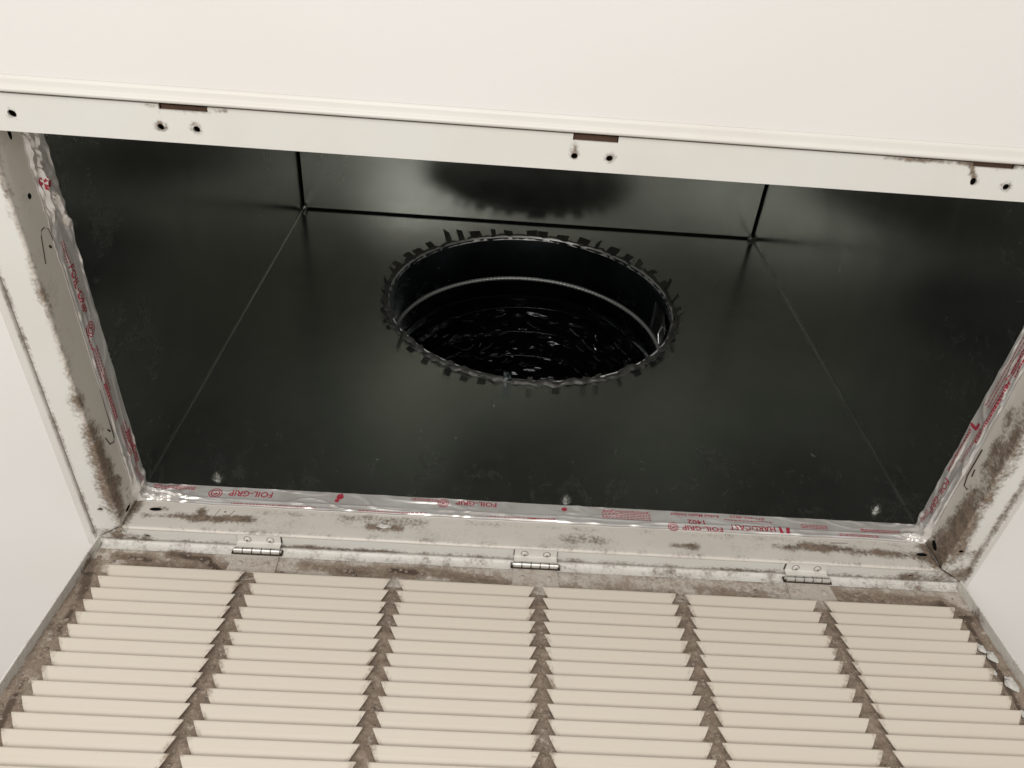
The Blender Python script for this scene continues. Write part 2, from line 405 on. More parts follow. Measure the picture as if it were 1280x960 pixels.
def neck_hole(p, nrm, L, wd, rot):
    bm = bmesh.new(); n = Vector(nrm); q = Vector((0, 0, 1)).rotation_difference(n).to_matrix().to_4x4()
    bmesh.ops.create_cone(bm, cap_ends=True, segments=16, radius1=1, radius2=.85, depth=1, matrix=Matrix.Translation(Vector(p) + n * .0001) @ q @ Matrix.Rotation(rot, 4, 'Z') @ Matrix.Diagonal((L, wd, .0014, 1)))
    link('punched_hole', from_bm(bm), M['black'], fr)
neck_hole((-.2693, YF, .0172), (0, -1, 0), .0048, .0017, 0)
neck_hole((.2776, YF, .0130), (0, -1, 0), .0045, .0016, 0)
neck_hole((x1, -.0190, .0165), (-1, 0, 0), .0018, .0042, R(60))
neck_hole((x0, -.2428, .015), (1, 0, 0), .0018, .0018, 0)
neck_hole((x0, -.2755, .0152), (1, 0, 0), .0016, .0040, 0)
neck_hole((x0, -.0170, .0125), (1, 0, 0), .0038, .0014, 0)

# ------------------------------------------------------------------ hinges: upper leaf on the strip, barrel, lower leaf on the grille
T = .0805
GY, GZ = .0003, -.0040
GM = Matrix.Translation((0, GY, GZ)) @ Matrix.Rotation(-T, 4, 'X')
def gl(x, u, n): return GM @ Vector((x, -n, -u))       # grille coordinates -> world
PR, SP, U0, CP, XC = .0050, .00984, .0247, .0959, -.0005
PIN_Y, PIN_Z = -.0036, -.0078
def leaf_profile_mesh(x0_, x1_, pts, th):
    bm = bmesh.new(); fr_, bk = [], []
    P = [Vector((0, *p)) for p in pts]; N = []
    for i in range(len(P)):
        t = (P[min(i + 1, len(P) - 1)] - P[max(i - 1, 0)]).normalized(); N.append(Vector((0, t.z, -t.y)))
    for xx in (x0_, x1_):
        fr_.append([bm.verts.new(Vector((xx, 0, 0)) + p) for p in P]); bk.append([bm.verts.new(Vector((xx, 0, 0)) + p + n * th) for p, n in zip(P, N)])
    k = len(P)
    for i in range(k - 1):
        bm.faces.new((fr_[0][i], fr_[1][i], fr_[1][i + 1], fr_[0][i + 1])); bm.faces.new((bk[0][i], bk[0][i + 1], bk[1][i + 1], bk[1][i]))
        for s in (0, 1): bm.faces.new((fr_[s][i], fr_[s][i + 1], bk[s][i + 1], bk[s][i]))
    for i in (0, k - 1): bm.faces.new((fr_[0][i], fr_[1][i], bk[1][i], bk[0][i]))
    return from_bm(bm, True)
def hinge(cx):
    bm = bmesh.new(); tube(bm, [(cx - .0165, PIN_Y, PIN_Z), (cx + .0165, PIN_Y, PIN_Z)], .0009, 8)
    hg = link('hinge', from_bm(bm, True), M['knuckle'], fr)
    y_a = YF + .0002
    me = leaf_profile_mesh(cx - .0148, cx + .0148, [(y_a, -.0007), (y_a + .003, -.0008), (-.0050, -.0009), (-.0044, -.0014), (-.0042, -.0024), (-.0042, -.0058)], .0006)
    densify(me, .003); dirt(me, base=.05); link('leaf', me, M['hinge'], hg)
    bounds = np.linspace(-.0158, .0158, 6)
    for k in range(5):
        bm = bmesh.new(); n = 14; a, b_ = cx + bounds[k] + .0004, cx + bounds[k + 1] - .0004
        tube(bm, [(a, PIN_Y, PIN_Z), (a + .0004, PIN_Y, PIN_Z), (b_ - .0004, PIN_Y, PIN_Z), (b_, PIN_Y, PIN_Z)], .0021, n)
        link('knuckle', from_bm(bm, True), M['knuckle'], hg, False)
    for sx in (-.0078, .0078):
        bm = bmesh.new(); bmesh.ops.create_uvsphere(bm, u_segments=14, v_segments=8, radius=.0025, matrix=Matrix.Translation((cx + sx, -.0076, -.0009)) @ Matrix.Diagonal((1, 1, .75, 1)))
        rv = link('rivet', from_bm(bm), M['rivet'], hg, True)
        bm = bmesh.new(); cyl_bm(bm, (cx + sx, -.0076, -.00135), (0, 0, -1), .0027, .00018, 18); cyl_bm(bm, (cx + sx, -.0076, -.0024), (0, 0, -1), .0008, .0005, 8); 
        link('rivet_dimple', from_bm(bm), M['rivet_ring'], hg)  # thin grey ring outlining the rivet head
    # lower leaf follows the grille plate
    vs = [gl(cx - .0150, .0050, .0014), gl(cx + .0150, .0050, .0014), gl(cx + .0162, U0 - .003, .0012), gl(cx - .0162, U0 - .003, .0012)]
    n_ = (gl(0, 0, 1) - gl(0, 0, 0)).normalized() * .0007
    me = from_py([v for v in vs] + [v - n_ for v in vs], [(0, 1, 2, 3), (7, 6, 5, 4), (0, 4, 5, 1), (1, 5, 6, 2), (2, 6, 7, 3), (3, 7, 4, 0)])
    densify(me, .003); dirt(me, base=.20); link('leaf', me, M['dusty'], hg)
    for sx in (-.009, .009):
        bm = bmesh.new(); bmesh.ops.create_uvsphere(bm, u_segments=12, v_segments=8, radius=.0020, matrix=Matrix.Translation(gl(cx + sx, .014, .0014)) @ Matrix.Rotation(R(85), 4, 'X') @ Matrix.Diagonal((1, 1, .45, 1)))
        me = from_bm(bm); dirt(me, base=.25); link('rivet', me, M['dusty'], hg, True)
    box('grime', (cx - .0154, YF + .0010, -.0004), (cx + .0154, -.0042, -.0001), M['grime'], hg)
    bm = bmesh.new(); box_bm(bm, (cx - .0172, PIN_Y + .0012, PIN_Z - .0024), (cx + .0172, PIN_Y + .0017, PIN_Z + .0026), .0004); link('grime', from_bm(bm), M['grime'], hg)
for cx in (-.1930, -.0018, .1900): hinge(cx)

# ------------------------------------------------------------------ grille door (hangs from the hinges)
gr = empty('return_air_grille', (0, GY, GZ), 'ivory louvered metal grille hanging open by three hinges, dusty back side', 'air grille', rot=(-T, 0, 0))
GLEN = .2985; WP = .3005
GS = []   # grille stains in (x,-n,-u) local
def gs(xa, ua, xb, ub, r, amt): GS.append(((xa, 0, -ua), (xb, 0, -ub), r, amt))
gs(-.285, .012, -.262, .014, .007, .95); gs(-.25, .008, -.225, .011, .007, 1.15); gs(-.225, .012, -.215, .020, .006, 1.1); gs(-.20, .02, -.17, .022, .006, .6)
gs(-.27, .018, -.20, .020, .012, .75); gs(-.16, .012, -.12, .016, .008, .65); gs(-.135, .016, -.085, .014, .010, .85); gs(-.10, .012, -.086, .013, .005, 1.2); gs(-.08, .012, -.03, .018, .009, .72)
gs(.0, .02, .10, .021, .010, .30); gs(.11, .016, .16, .018, .010, .42); gs(.20, .014, .28, .018, .012, .80); gs(.28, .02, .295, .03, .012, .95); gs(-.297, .02, -.29, .05, .010, 1.0)
gs(-.291, .06, -.291, .075, .005, 1.2); gs(-.292, .12, -.289, .15, .006, 1.2); gs(.291, .03, .289, .10, .006, 1.1); gs(-.05, .016, -.01, .019, .006, .55)
# the plate: top band, sides, bottom band, vertical bars between the louvre columns
def plate(name, xa, xb, ua, ub, base, lump):
    nx = max(3, int((xb - xa) / .0016)); nu = max(3, int((ub - ua) / .0016))
    def fn(a, b_):
        x = xa + (xb - xa) * a; u = ua + (ub - ua) * b_
        h = max(0, nz((x, u, 0), 140, 3) + .5 * nz((x, u, 0), 420, 9) + .1) * lump
        return (x, -h, -u)
    me = grid(fn, nx, nu); dirt(me, base=base, stains=GS)
    return link(name, me, M['dusty'], gr, True)
plate('plate_band', -WP + .001, WP - .001, .0010, U0 + .0030, .30, .0009)
RH = .0396
for k in range(5):
    x = XC + (k - 2) * CP; h = CP / 2 - RH + .0012
    plate('plate_bar', x - h, x + h, U0 + .003, GLEN - .022, .72, .0022)
xe = 2.5 * CP + RH - .001
plate('plate_side', -WP + .001, XC - xe, U0 + .003, GLEN - .022, .66, .0020)
plate('plate_side', XC + xe, WP - .001, U0 + .003, GLEN - .022, .55, .0020)
plate('plate_band', -WP + .001, WP - .001, GLEN - .022, GLEN - .001, .5, .0015)
# backing sheet gives the plate its thickness (front face of the door)
bm = bmesh.new()
box_bm(bm, (-WP, .0006, -U0 - .002), (WP, .0016, 0)); box_bm(bm, (-WP, .0006, -GLEN), (WP, .0016, -GLEN + .022))
for k in range(5):
    x = XC + (k - 2) * CP; h = CP / 2 - RH; box_bm(bm, (x - h, .0006, -GLEN + .0222), (x + h, .0016, -U0 - .0022))
box_bm(bm, (-WP, .0006, -GLEN + .0222), (XC - xe - .001, .0016, -U0 - .0022)); box_bm(bm, (XC + xe + .001, .0006, -GLEN + .0222), (WP, .0016, -U0 - .0022))
me = from_bm(bm); dirt(me, stains=[]); link('door_face', me, M['grille'], gr)
# turned rim
def rim(lo, hi, base):
    bm = bmesh.new(); box_bm(bm, lo, hi, .0004); me = densify(from_bm(bm), .006); dirt(me, base=base, stains=GS); link('rim_flange', me, M['frame'], gr)
rim((-WP, -.0016, -.0012), (WP, .0005, -.00005), .04)
rim((-WP - .0002, -.0076, -GLEN), (-WP + .0011, .0005, -.0014), .18); rim((WP - .0011, -.0076, -GLEN), (WP + .0002, .0005, -.0014), .18)
rim((-WP + .0013, -.0070, -GLEN), (WP - .0013, .0005, -GLEN + .0012), .1)
# rounded inner bend below the rim
def bend(a, b_):
    t = b_ * R(90); x = (-WP + .002) + (2 * WP - .004) * a; r = .0030
    return (x, -.0034 + r * math.sin(t) * .95 - .0002, -.0004 - 2.0 * r * (1 - math.cos(t)))
me = grid(bend, 200, 6); dirt(me, base=.24, stains=GS); link('rim_bend', me, M['hinge'], gr, True)

# louvres: one stamped blade, shared between all
def louver_mesh():
    prof = [(0.0, PR + .0000, .0452), (.0006, PR + .0003, .0453), (.0014, PR + .0001, .0449), (.0050, PR - .0014, .0428), (.0084, PR - .0031, .0405), (.0104, .0008, .0399), (.0118, .0004, .0396)]
    th = .0007; bm = bmesh.new(); F, B = [], []
    nx = 1
    XS = (-1, -.90, .90, 1); K = len(XS)
    for (u, n, hw) in prof: F.append([bm.verts.new((s * hw, -n, -u)) for s in XS])
    for i, (u, n, hw) in enumerate(prof):
        p, q = prof[max(i - 1, 0)], prof[min(i + 1, len(prof) - 1)]; t = Vector((q[0] - p[0], q[1] - p[1])).normalized()
        B.append([bm.verts.new((s * hw, -(n - t.x * th), -(u + t.y * th))) for s in XS])
    for i in range(len(prof) - 1):
        for c in range(K - 1):
            bm.faces.new((F[i][c], F[i + 1][c], F[i + 1][c + 1], F[i][c + 1])); bm.faces.new((B[i][c], B[i][c + 1], B[i + 1][c + 1], B[i + 1][c]))
        for c in (0, K - 1): bm.faces.new((F[i][c], F[i + 1][c], B[i + 1][c], B[i][c]))
    for i in (0, len(prof) - 1):
        for c in range(K - 1): bm.faces.new((F[i][c], F[i][c + 1], B[i][c + 1], B[i][c]))
    bmesh.ops.recalc_face_normals(bm, faces=bm.faces)
    me = from_bm(bm)
    at = me.attributes.new('dirt', 'FLOAT', 'POINT')
    vals = []
    for i in range(len(prof)):
        e_ = (.02, .10, .09, .02, .05, .28, .5)[i]; vals += [e_ + .26, e_, e_, e_ + .26]  # dusty lip and ends; root rows darkened to paint the shadow gap
    vals += [.3] * (K * len(prof))
    at.data.foreach_set('value', np.array(vals, np.float32)); me.materials.append(M['grille']); return me
LM = louver_mesh()
for k in range(6):
    for i in range(25):
        o = bpy.data.objects.new('louver', LM); col.objects.link(o); o.parent = gr
        o.location = (XC + (k - 2.5) * CP, 0, -(U0 + i * SP) + random.uniform(-.0001, .0001)); o.rotation_euler = (random.uniform(-.012, .018), random.uniform(-.0015, .0015), random.uniform(-.002, .002))
# lint clumps caught on bars and edges: uncountable
def lint():
    bm = bmesh.new(); rnd = random.Random(5)
    def clump(x, u, r, n=0.):
        res = bmesh.ops.create_icosphere(bm, subdivisions=2, radius=1)
        ox = rnd.uniform(0, 99)
        for v in res['verts']:
            f = 1 + .45 * nz(v.co, 1.8, ox); v.co = Vector((x + v.co.x * r * f * 1.2, -n - v.co.y * r * f * .45, -u + v.co.z * r * f))
    for k in range(5):
        for _ in range(90): clump(XC + (k - 2) * CP + rnd.gauss(0, .0040), rnd.uniform(U0, GLEN - .03), rnd.uniform(.0004, .0013), .0004)
    for s in (-1, 1):
        for _ in range(130): clump(s * rnd.uniform(.282, .298), rnd.uniform(.012, GLEN - .03), rnd.uniform(.0004, .0014), .0004)
    for _ in range(60):
        a = rnd.choice(GS); t = rnd.random(); p = np.array(a[0]) * (1 - t) + np.array(a[1]) * t
        clump(p[0] + rnd.gauss(0, .003), -p[2] + rnd.gauss(0, .002), rnd.uniform(.0005, .0016), .0005)
    o = link('lint', from_bm(bm), M['fluff'], gr, True); o['kind'] = 'stuff'
lint()
def pale(x, u, r):
    bm = bmesh.new(); bmesh.ops.create_icosphere(bm, subdivisions=3, radius=1)
    for v in bm.verts:
        f = 1 + .6 * nz(v.co, 1.7, x * 50); v.co = Vector((x + v.co.x * r * f, -.0015 - v.co.y * r * f * .3, -u + v.co.z * r * 1.5 * f))
    link('chipped_paint', from_bm(bm), M['rivet'], gr, True)
for x, u, r in ((.2915, .062, .0028), (.288, .056, .0022), (.2925, .082, .0035), (.2885, .104, .002), (.286, .074, .0016)): pale(x, u, r)

# ------------------------------------------------------------------ plenum box
pb = empty('duct_box', (0, 0, Z4), 'dark galvanised sheet metal plenum box above the opening', 'duct box')
def to_pb(o): o.parent = pb; o.matrix_parent_inverse = Matrix.Translation((0, 0, -Z4)); return o
BY0 = -.300       # near wall, hidden from below
BG = .0028        # open seam under the top sheet
def wall_with_hole():
    N = 128; bm = bmesh.new(); xa, xb, za, zb = -X0, X0, Z4 - .004, H - BG
    inn, out = [], []
    for k in range(N):
        a = 2 * math.pi * k / N; c, s = math.cos(a), math.sin(a)
        inn.append(bm.verts.new((HC.x + HR * c, YF, HC.z + HR * s)))
        ts = []
        if c > 1e-9: ts.append((xb - HC.x) / c)
        if c < -1e-9: ts.append((xa - HC.x) / c)
        if s > 1e-9: ts.append((zb - HC.z) / s)
        if s < -1e-9: ts.append((za - HC.z) / s)
        t = min(ts); out.append([HC.x + t * c, HC.z + t * s])
    for cx_, cz_ in ((xa, za), (xa, zb), (xb, za), (xb, zb)):
        k = min(range(N), key=lambda i: (out[i][0] - cx_) ** 2 + (out[i][1] - cz_) ** 2); out[k] = [cx_, cz_]
    ov = [bm.verts.new((x, YF, z)) for x, z in out]
    for k in range(N): j = (k + 1) % N; bm.faces.new((inn[k], ov[k], ov[j], inn[j]))
    for f in bm.faces:
        f.normal_update()
        if f.normal.y > 0: f.normal_flip()
    return to_pb(link('side_sheet', from_bm(bm), M['galv']))
wall_with_hole()
def sheet(name, pts, mat='galv'):
    return to_pb(link(name, from_py(pts, [(0, 1, 2, 3)]), M[mat]))
bx = X0
sheet('side_sheet', [(-bx, BY0, Z4 - .004), (-bx, BY0, H - BG), (-bx, YF - .0003, H - BG), (-bx, YF - .0003, Z4 - .004)])
sheet('side_sheet', [(bx, BY0, Z4 - .004), (bx, YF - .0003, Z4 - .004), (bx, YF - .0003, H - BG), (bx, BY0, H - BG)])
sheet('side_sheet', [(-bx, BY0, Z4 - .004), (bx, BY0, Z4 - .004), (bx, BY0, H - BG), (-bx, BY0, H - BG)])
sheet('top_sheet', [(-bx + BG, BY0 + BG, H), (bx - BG, BY0 + BG, H), (bx - BG, YF - BG, H), (-bx + BG, YF - BG, H)])
# black backing added outside the box so the open seams look dark
bm = bmesh.new(); box_bm(bm, (-bx - .02, BY0 - .02, H + .012), (bx + .02, YF + .02, H + .016)); 
box_bm(bm, (-bx - .02, BY0 - .02, Z4), (-bx - .012, YF + .02, H + .012)); box_bm(bm, (bx + .012, BY0 - .02, Z4), (bx + .02, YF + .02, H + .012))
to_pb(link('black_backing', from_bm(bm), M['black']))
# folded corner edges catching light
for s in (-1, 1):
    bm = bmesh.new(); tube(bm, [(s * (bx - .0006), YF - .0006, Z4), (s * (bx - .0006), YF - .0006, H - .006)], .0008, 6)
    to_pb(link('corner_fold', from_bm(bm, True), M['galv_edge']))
# loose corner flap where three sheets meet
for s in (-1, 1):
    bm = bmesh.new(); bmesh.ops.create_icosphere(bm, subdivisions=2, radius=.0035)
    for v in bm.verts: v.co = v.co * (1 + .5 * nz(v.co, 300, s)) + Vector((s * (bx - .003), YF - .003, H - .003))
    to_pb(link('corner_flap', from_bm(bm), M['galv']))
# self-drilling screws
for x, z in ((-.238, .0534), (.0218, .0500), (.2616, .0580)):
    bm = bmesh.new(); cyl_bm(bm, (x, YF, z), (0, -1, 0), .0042, .0010, 20, .0040); cyl_bm(bm, (x, YF - .001, z), (0, -1, 0), .0027, .0028, 6, .0025)
    cyl_bm(bm, (x, YF - .0038, z), (0, -1, 0), .0008, .0008, 8)
    to_pb(link('screw', from_bm(bm, True), M['screw']))
# scratches on the side sheet
def scratch(pts, r=.0004):
    bm = bmesh.new(); tube(bm, pts, r, 4); to_pb(link('scratch', from_bm(bm, True), M['galv_edge']))
scratch([(-.0352, YF - .0002, .166), (-.0356, YF - .0002, .158)]); scratch([(.2301, YF - .0002, .119), (.2325, YF - .0002, .1155)], .0005); scratch([(-.125, YF - .0002, .0815), (-.1235, YF - .0002, .0825)])

# ------------------------------------------------------------------ collar in the side hole
dc = empty('duct_collar', (HC.x, YF, HC.z), 'round steel tab collar with bent notched tabs in the box side', 'duct collar')
def ring_pt(r, a, y): return (r * math.cos(a), y, r * math.sin(a))
def revolve(name, prof, mat, n=160, parent=dc, wob=0., hf=0.):
    m = len(prof) - 1
    def fn(a, b_):
        r, y = prof[int(round(b_ * m))]; t = a * 2 * math.pi
        r += wob * (nz((math.cos(t) * 3, math.sin(t) * 3, y * 60), 1) + hf * nz((math.cos(t) * 22, math.sin(t) * 22, y * 200), 1)); y -= wob * hf * .8 * nz((math.cos(t) * 17, math.sin(t) * 17, 9), 1)
        return ring_pt(r, t, y)
    return link(name, grid(fn, n, m, True), mat, parent, True)
revolve('sleeve', [(HR - .0013, -.0012), (HR - .0016, .000), (HR - .0017, .053), (HR - .0017, .080), (HR - .0010, .100), (HR + .004, .115)], M['collar'], wob=.0006)
revolve('collar_flange', [(HR + .0002, -.0026), (HR + .0010, -.0031), (HR + .0028, -.0030), (HR + .0050, -.0022), (HR + .0058, -.0002)], M['flange'], n=420, wob=.0017, hf=2.6)
revolve('sleeve_lip', [(HR + .0002, -.0027), (HR - .0013, -.0008), (HR - .0018, .0016)], M['bead'], n=320, wob=.0005, hf=1.2)
# knurled bead: small ridges round the sleeve
def bead(y, rm, r, n, amp, mat):
    N = n * 4
    def fn(a, b_):
        k = int(round(a * N)); t = a * 2 * math.pi; rr = r * (1 - amp * (k % 4 == 0)); ph = b_ * 2 * math.pi
        return ring_pt(rm + rr * math.cos(ph), t, y + rr * math.sin(ph))
    return link('bead_ring', grid(fn, N, 8, True), mat, dc, True)
bead(.0548, HR - .0018, .0023, 190, .45, M['bead']); bead(.080, HR - .0020, .0011, 190, .35, M['black'])
rnd = random.Random(11); NT = 46
for k in range(NT):
    a = 2 * math.pi * (k + .5 + rnd.uniform(-.26, .26)) / NT; wd = rnd.uniform(.0090, .0155); ln = rnd.uniform(.0080, .0115)
    top = math.sin(a) > .25
    odd = rnd.random() < (.25 if top else .55)
    lift0, lift = .0012, (rnd.uniform(.003, .007) if not odd else rnd.uniform(.007, .018))
    tw = rnd.uniform(-.18, .18) if not odd else rnd.uniform(-1.1, 1.1)
    if odd: wd *= .6; ln *= rnd.uniform(.6, .95)
    if not top: ln *= .62; lift *= .8; wd *= .8
    else: lift *= .7
    bm = bmesh.new(); rows = []
    for i in range(5):
        f = i / 4; r = HR + .0035 + ln * f; lf = lift0 + lift * f ** .8
        row = []
        for j in range(4):
            s = (j / 3 - .5) * wd * (1 - .06 * f); l2 = lf + tw * s * f * .8
            dr = rnd.uniform(-.0004, .0004) + (.0006 * f if odd else 0)
            aa = a + s / (HR + .004); row.append(bm.verts.new(ring_pt(r + dr, aa, -max(.0005, l2) - (rnd.uniform(0, .0012) * f if odd else 0))))
        rows.append(row)
    for i in range(4):
        for j in range(3): bm.faces.new((rows[i][j], rows[i][j + 1], rows[i + 1][j + 1], rows[i + 1][j]))
    bmesh.ops.solidify(bm, geom=bm.faces, thickness=.0006)
    link('tab', from_bm(bm, True), M['tabs'] if rnd.random() < .85 else M['collar'], dc)
# damper bracket inside the sleeve at the right
bm = bmesh.new()
for i in range(2):
    pass
def brk(a, b_):
    t = R(-8) + a * R(22); return ring_pt(HR - .004 - .001 * math.sin(a * 9), t, .012 + b_ * .034)
link('bracket', grid(brk, 10, 4), M['galv'], dc)
bm = bmesh.new(); p = Vector(ring_pt(HR - .006, R(-2), .02)); tube(bm, [p, p + Vector((-.004, .006, -.006)), p + Vector((-.003, .014, -.012)), p + Vector((.0, .018, -.006))], .0009, 6)
link('bracket_wire', from_bm(bm, True), M['galv_edge'], dc)

# ------------------------------------------------------------------ flexible duct beyond the collar
fx = empty('flexible_duct', (HC.x, YF + .085, HC.z), 'crinkled black liner of the flexible duct behind the round collar', 'flexible duct')
def flexp(a, b_):
    t = a * 2 * math.pi; y = b_ * .55
    c, s = math.cos(t), math.sin(t)
    wr = .003 * nz((c * 5, y * 60 + .8 * math.sin(t * 3), s * 5), 1) + .0028 * nz((c * 13, y * 400, s * 13), 1, 4)
    r = (HR - .0035) * (1 - .10 * b_) + wr * min(1, b_ * 18 + .1) - .0045 * abs(math.sin(y * 120 + t * .5 + 2 * nz((c * 3, y * 8, s * 3), 1))) * (.5 + nz((c * 4, y * 40, s * 4), 1, 7))
    return (r * c, y, r * s - .16 * b_ * b_)
link('liner', grid(flexp, 300, 260, True), M['liner'], fx, True)
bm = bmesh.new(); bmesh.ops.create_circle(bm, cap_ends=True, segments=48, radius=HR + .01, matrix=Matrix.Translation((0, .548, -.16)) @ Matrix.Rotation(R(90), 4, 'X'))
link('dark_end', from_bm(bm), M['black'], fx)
bm = bmesh.new(); rr = random.Random(3)
def ja(k): 
    return k
ncoil = 14; pts = []
for k in range(ncoil * 40):
    t = k / 40 * 2 * math.pi; b_ = k / (ncoil * 40); r = (HR - .006) * (1 - .10 * b_)
    pts.append((r * math.cos(t), b_ * .5, r * math.sin(t) - .16 * (b_ * .5 / .55) ** 2))
tube(bm, pts, .0011, 6)
link('wire_coil', from_bm(bm, True), M['liner'], fx, True)

# sharp little creases of the liner film, coloured pale to paint in glints
bm = bmesh.new(); rc = random.Random(21)
for _ in range(420):
    t0 = R(rc.uniform(-25, 205)); b0 = rc.uniform(.01, .62); L = rc.uniform(.02, .12); sl = rc.gauss(0, .008); pts = []
    rad = rc.uniform(.0004, .0009)
    for k in range(5):
        t = t0 + L * (k / 4 - .5); bb = b0 + sl * (k / 4 - .5) + .0012 * math.sin(k * 1.3)
        r = (HR - .0035) * (1 - .10 * bb) - .0030 - .0012 * math.sin(k * math.pi / 4); pts.append((r * math.cos(t), bb * .55, r * math.sin(t) - .16 * bb * bb))
    tube(bm, pts, rad, 4)
ofc = link('film_glint', from_bm(bm, True), M['crease'], fx); ofc['kind'] = 'stuff'

# ------------------------------------------------------------------ foil tape
def tdepth(val, t, z, cr):
    d = .0011 + .0002 * nz((t * 25, z * 60, 0), 1, 8)
    ridge = abs(nz((t * 34 + z * 50, z * 110, 1.5), 1, 1)); d += (.0007 + .0034 * cr) * max(0, .16 - ridge) * 4
    d += cr * .0020 * nz((t * 160, z * 260, 0), 1, 6)
    d += .0005 * math.exp(-((z - .0300 - .0012 * nz((t * 14, 0, 3), 1)) / .0011) ** 2)
    return max(.0006, d)
def tape(label, axis, val, a0, a1, sgn, z0, z1, crumple):
    """strip of foil stuck over the joint of neck and box"""
    root = None
    n = int(abs(a1 - a0) / .0011); nv = 18
    def fn(a, b_):
        t = a0 + (a1 - a0) * a; cr = crumple(t)
        lo = z0 + .0009 * nz((t * 60, val * 9, 0), 1, 2) + .002 * cr * nz((t * 220, 0, 0), 1, 5); hi = z1 + .0002 * nz((t * 80, 3, 0), 1)
        z = lo + (hi - lo) * b_
        d = tdepth(val, t, z, cr)
        if b_ < .06: d = .0007
        v = val - sgn * max(.0006, d)
        return (v, t, z) if axis == 0 else (t, v, z)
    o = link('foil_tape', grid(fn, n, nv), M['foil'], None, False); tag(o, label, 'foil tape', 'foil tape strips around the duct opening')
    md = o.modifiers.new('s', 'SOLIDIFY'); md.thickness = .0003; md.offset = 0
    return o
def cr_far(t):
    v = math.exp(-((t + .268) / .016) ** 2) + .8 * math.exp(-((t - .278) / .007) ** 2) + .2 * math.exp(-((t + .075) / .03) ** 2) + .25 * math.exp(-((t - .02) / .008) ** 2)
    return min(1, v)
def cr_left(t): return min(1, .9 / (1 + math.exp((t + .205) * 130)) + .7 * math.exp(-((t + .02) / .012) ** 2) + .3 * math.exp(-((t + .05) / .01) ** 2))
def cr_right(t): return min(1, .5 * math.exp(-((t + .02) / .014) ** 2) + .35 * math.exp(-((t + .085) / .01) ** 2) + .08)
tf = tape('silver foil tape with red print along the hinge side, crumpled at its left end', 1, YF, -X0 + .001, X0 - .001, 1, Z3, Z4, cr_far)
tl = tape('silver foil tape with red print down the left edge, wrinkled near the top', 0, -X0, YN - .01, YF - .001, -1, Z3 - .001, Z4, cr_left)
tr = tape('silver foil tape with red print up the dirtier right edge of the opening', 0, X0, YN - .01, YF - .001, 1, Z3, Z4, cr_right)
# printing ------------------------------------------------------
OFF = .0024
def frame_of(which):
    if which == 'F': return lambda s, z: Vector((s, YF - OFF, z)), Vector((-1, 0, 0)), Vector((0, 0, -1))
    if which == 'L': return lambda s, z: Vector((-X0 + OFF, s, z)), Vector((0, 1, 0)), Vector((0, 0, 1))
    return lambda s, z: Vector((X0 - OFF, s, z)), Vector((0, 1, 0)), Vector((0, 0, -1))
PAR = {'F': tf, 'L': tl, 'R': tr}
def stick(me, which, z_only=True):
    pass
def put(me2d, which, s, z, name='red_print'):
    P, X, Y = frame_of(which); nrm = X.cross(Y)
    densify(me2d, .0022)
    val, cf, ax = {'F': (YF, cr_far, 0), 'L': (-X0, cr_left, 1), 'R': (X0, cr_right, 1)}[which]
    for v in me2d.vertices:
        c = v.co.copy(); p = P(s, z) + X * c.x + Y * c.y; p.z = min(p.z, Z4 - .0004); v.co = p - nrm * OFF + nrm * (tdepth(val, p[ax], p.z, cf(p[ax])) + .00028)
    me2d.update(); return link(name, me2d, M['red'], PAR[which])
def text(txt, which, s, z, width, height, bold=0.0):
    cu = bpy.data.curves.new('t', 'FONT'); cu.body = txt; cu.align_x = 'CENTER'; cu.align_y = 'CENTER'; cu.size = 1; cu.offset = bold
    cu.resolution_u = 2
    o = bpy.data.objects.new('t', cu); col.objects.link(o)
    dg = bpy.context.evaluated_depsgraph_get(); me = bpy.data.meshes.new_from_object(o.evaluated_get(dg)); bpy.data.objects.remove(o)
    xs = [v.co.x for v in me.vertices]; ys = [v.co.y for v in me.vertices]
    sx = width / (max(xs) - min(xs)); sy = height / (max(ys) - min(ys)); mx, my = (max(xs) + min(xs)) / 2, (max(ys) + min(ys)) / 2
    for v in me.vertices: v.co = Vector(((v.co.x - mx) * sx, (v.co.y - my) * sy, 0))
    me.materials.clear()
    return put(me, which, s, z, 'red_lettering')
def bars(which, s, z, width, rows, pitch, th=.00035):
    """lines of print too small to read"""
    r = random.Random(int(abs(s) * 9999)); vs, fs = [], []
    for k in range(rows):
        x = -width / 2; y = (k - (rows - 1) / 2) * pitch
        while x < width / 2 - .0004:
            l = r.uniform(.0008, .0028); xb = min(x + l, width / 2); i = len(vs)
            vs += [(x, y - th, 0), (xb, y - th, 0), (xb, y + th, 0), (x, y + th, 0)]; fs.append((i, i + 1, i + 2, i + 3)); x = xb + .0006
    return put(from_py(vs, fs), which, s, z, 'small_print')
def ring_logo(which, s, z, r):
    vs, fs = [], []
    def ann(r0, r1, n=28, a0=0., a1=2 * math.pi):
        for k in range(n):
            i = len(vs); aa, ab = a0 + (a1 - a0) * k / n, a0 + (a1 - a0) * (k + 1) / n
            vs.extend([(r0 * math.cos(aa), r0 * math.sin(aa), 0), (r1 * math.cos(aa), r1 * math.sin(aa), 0), (r1 * math.cos(ab), r1 * math.sin(ab), 0), (r0 * math.cos(ab), r0 * math.sin(ab), 0)]); fs.append((i, i + 1, i + 2, i + 3))
    ann(r * .86, r); ann(r * .52, r * .68); ann(.0, r * .30, 10, 0, math.pi * 1.3)
    return put(from_py(vs, fs), which, s, z, 'printed_emblem')
text('FOIL-GRIP', 'F', -.2085, .0362, .031, .0056, .016); ring_logo('F', -.2334, .0350, .0048)
bars('F', -.264, .0390, .030, 3, .0013); bars('F', -.083, .0398, .020, 2, .0012)
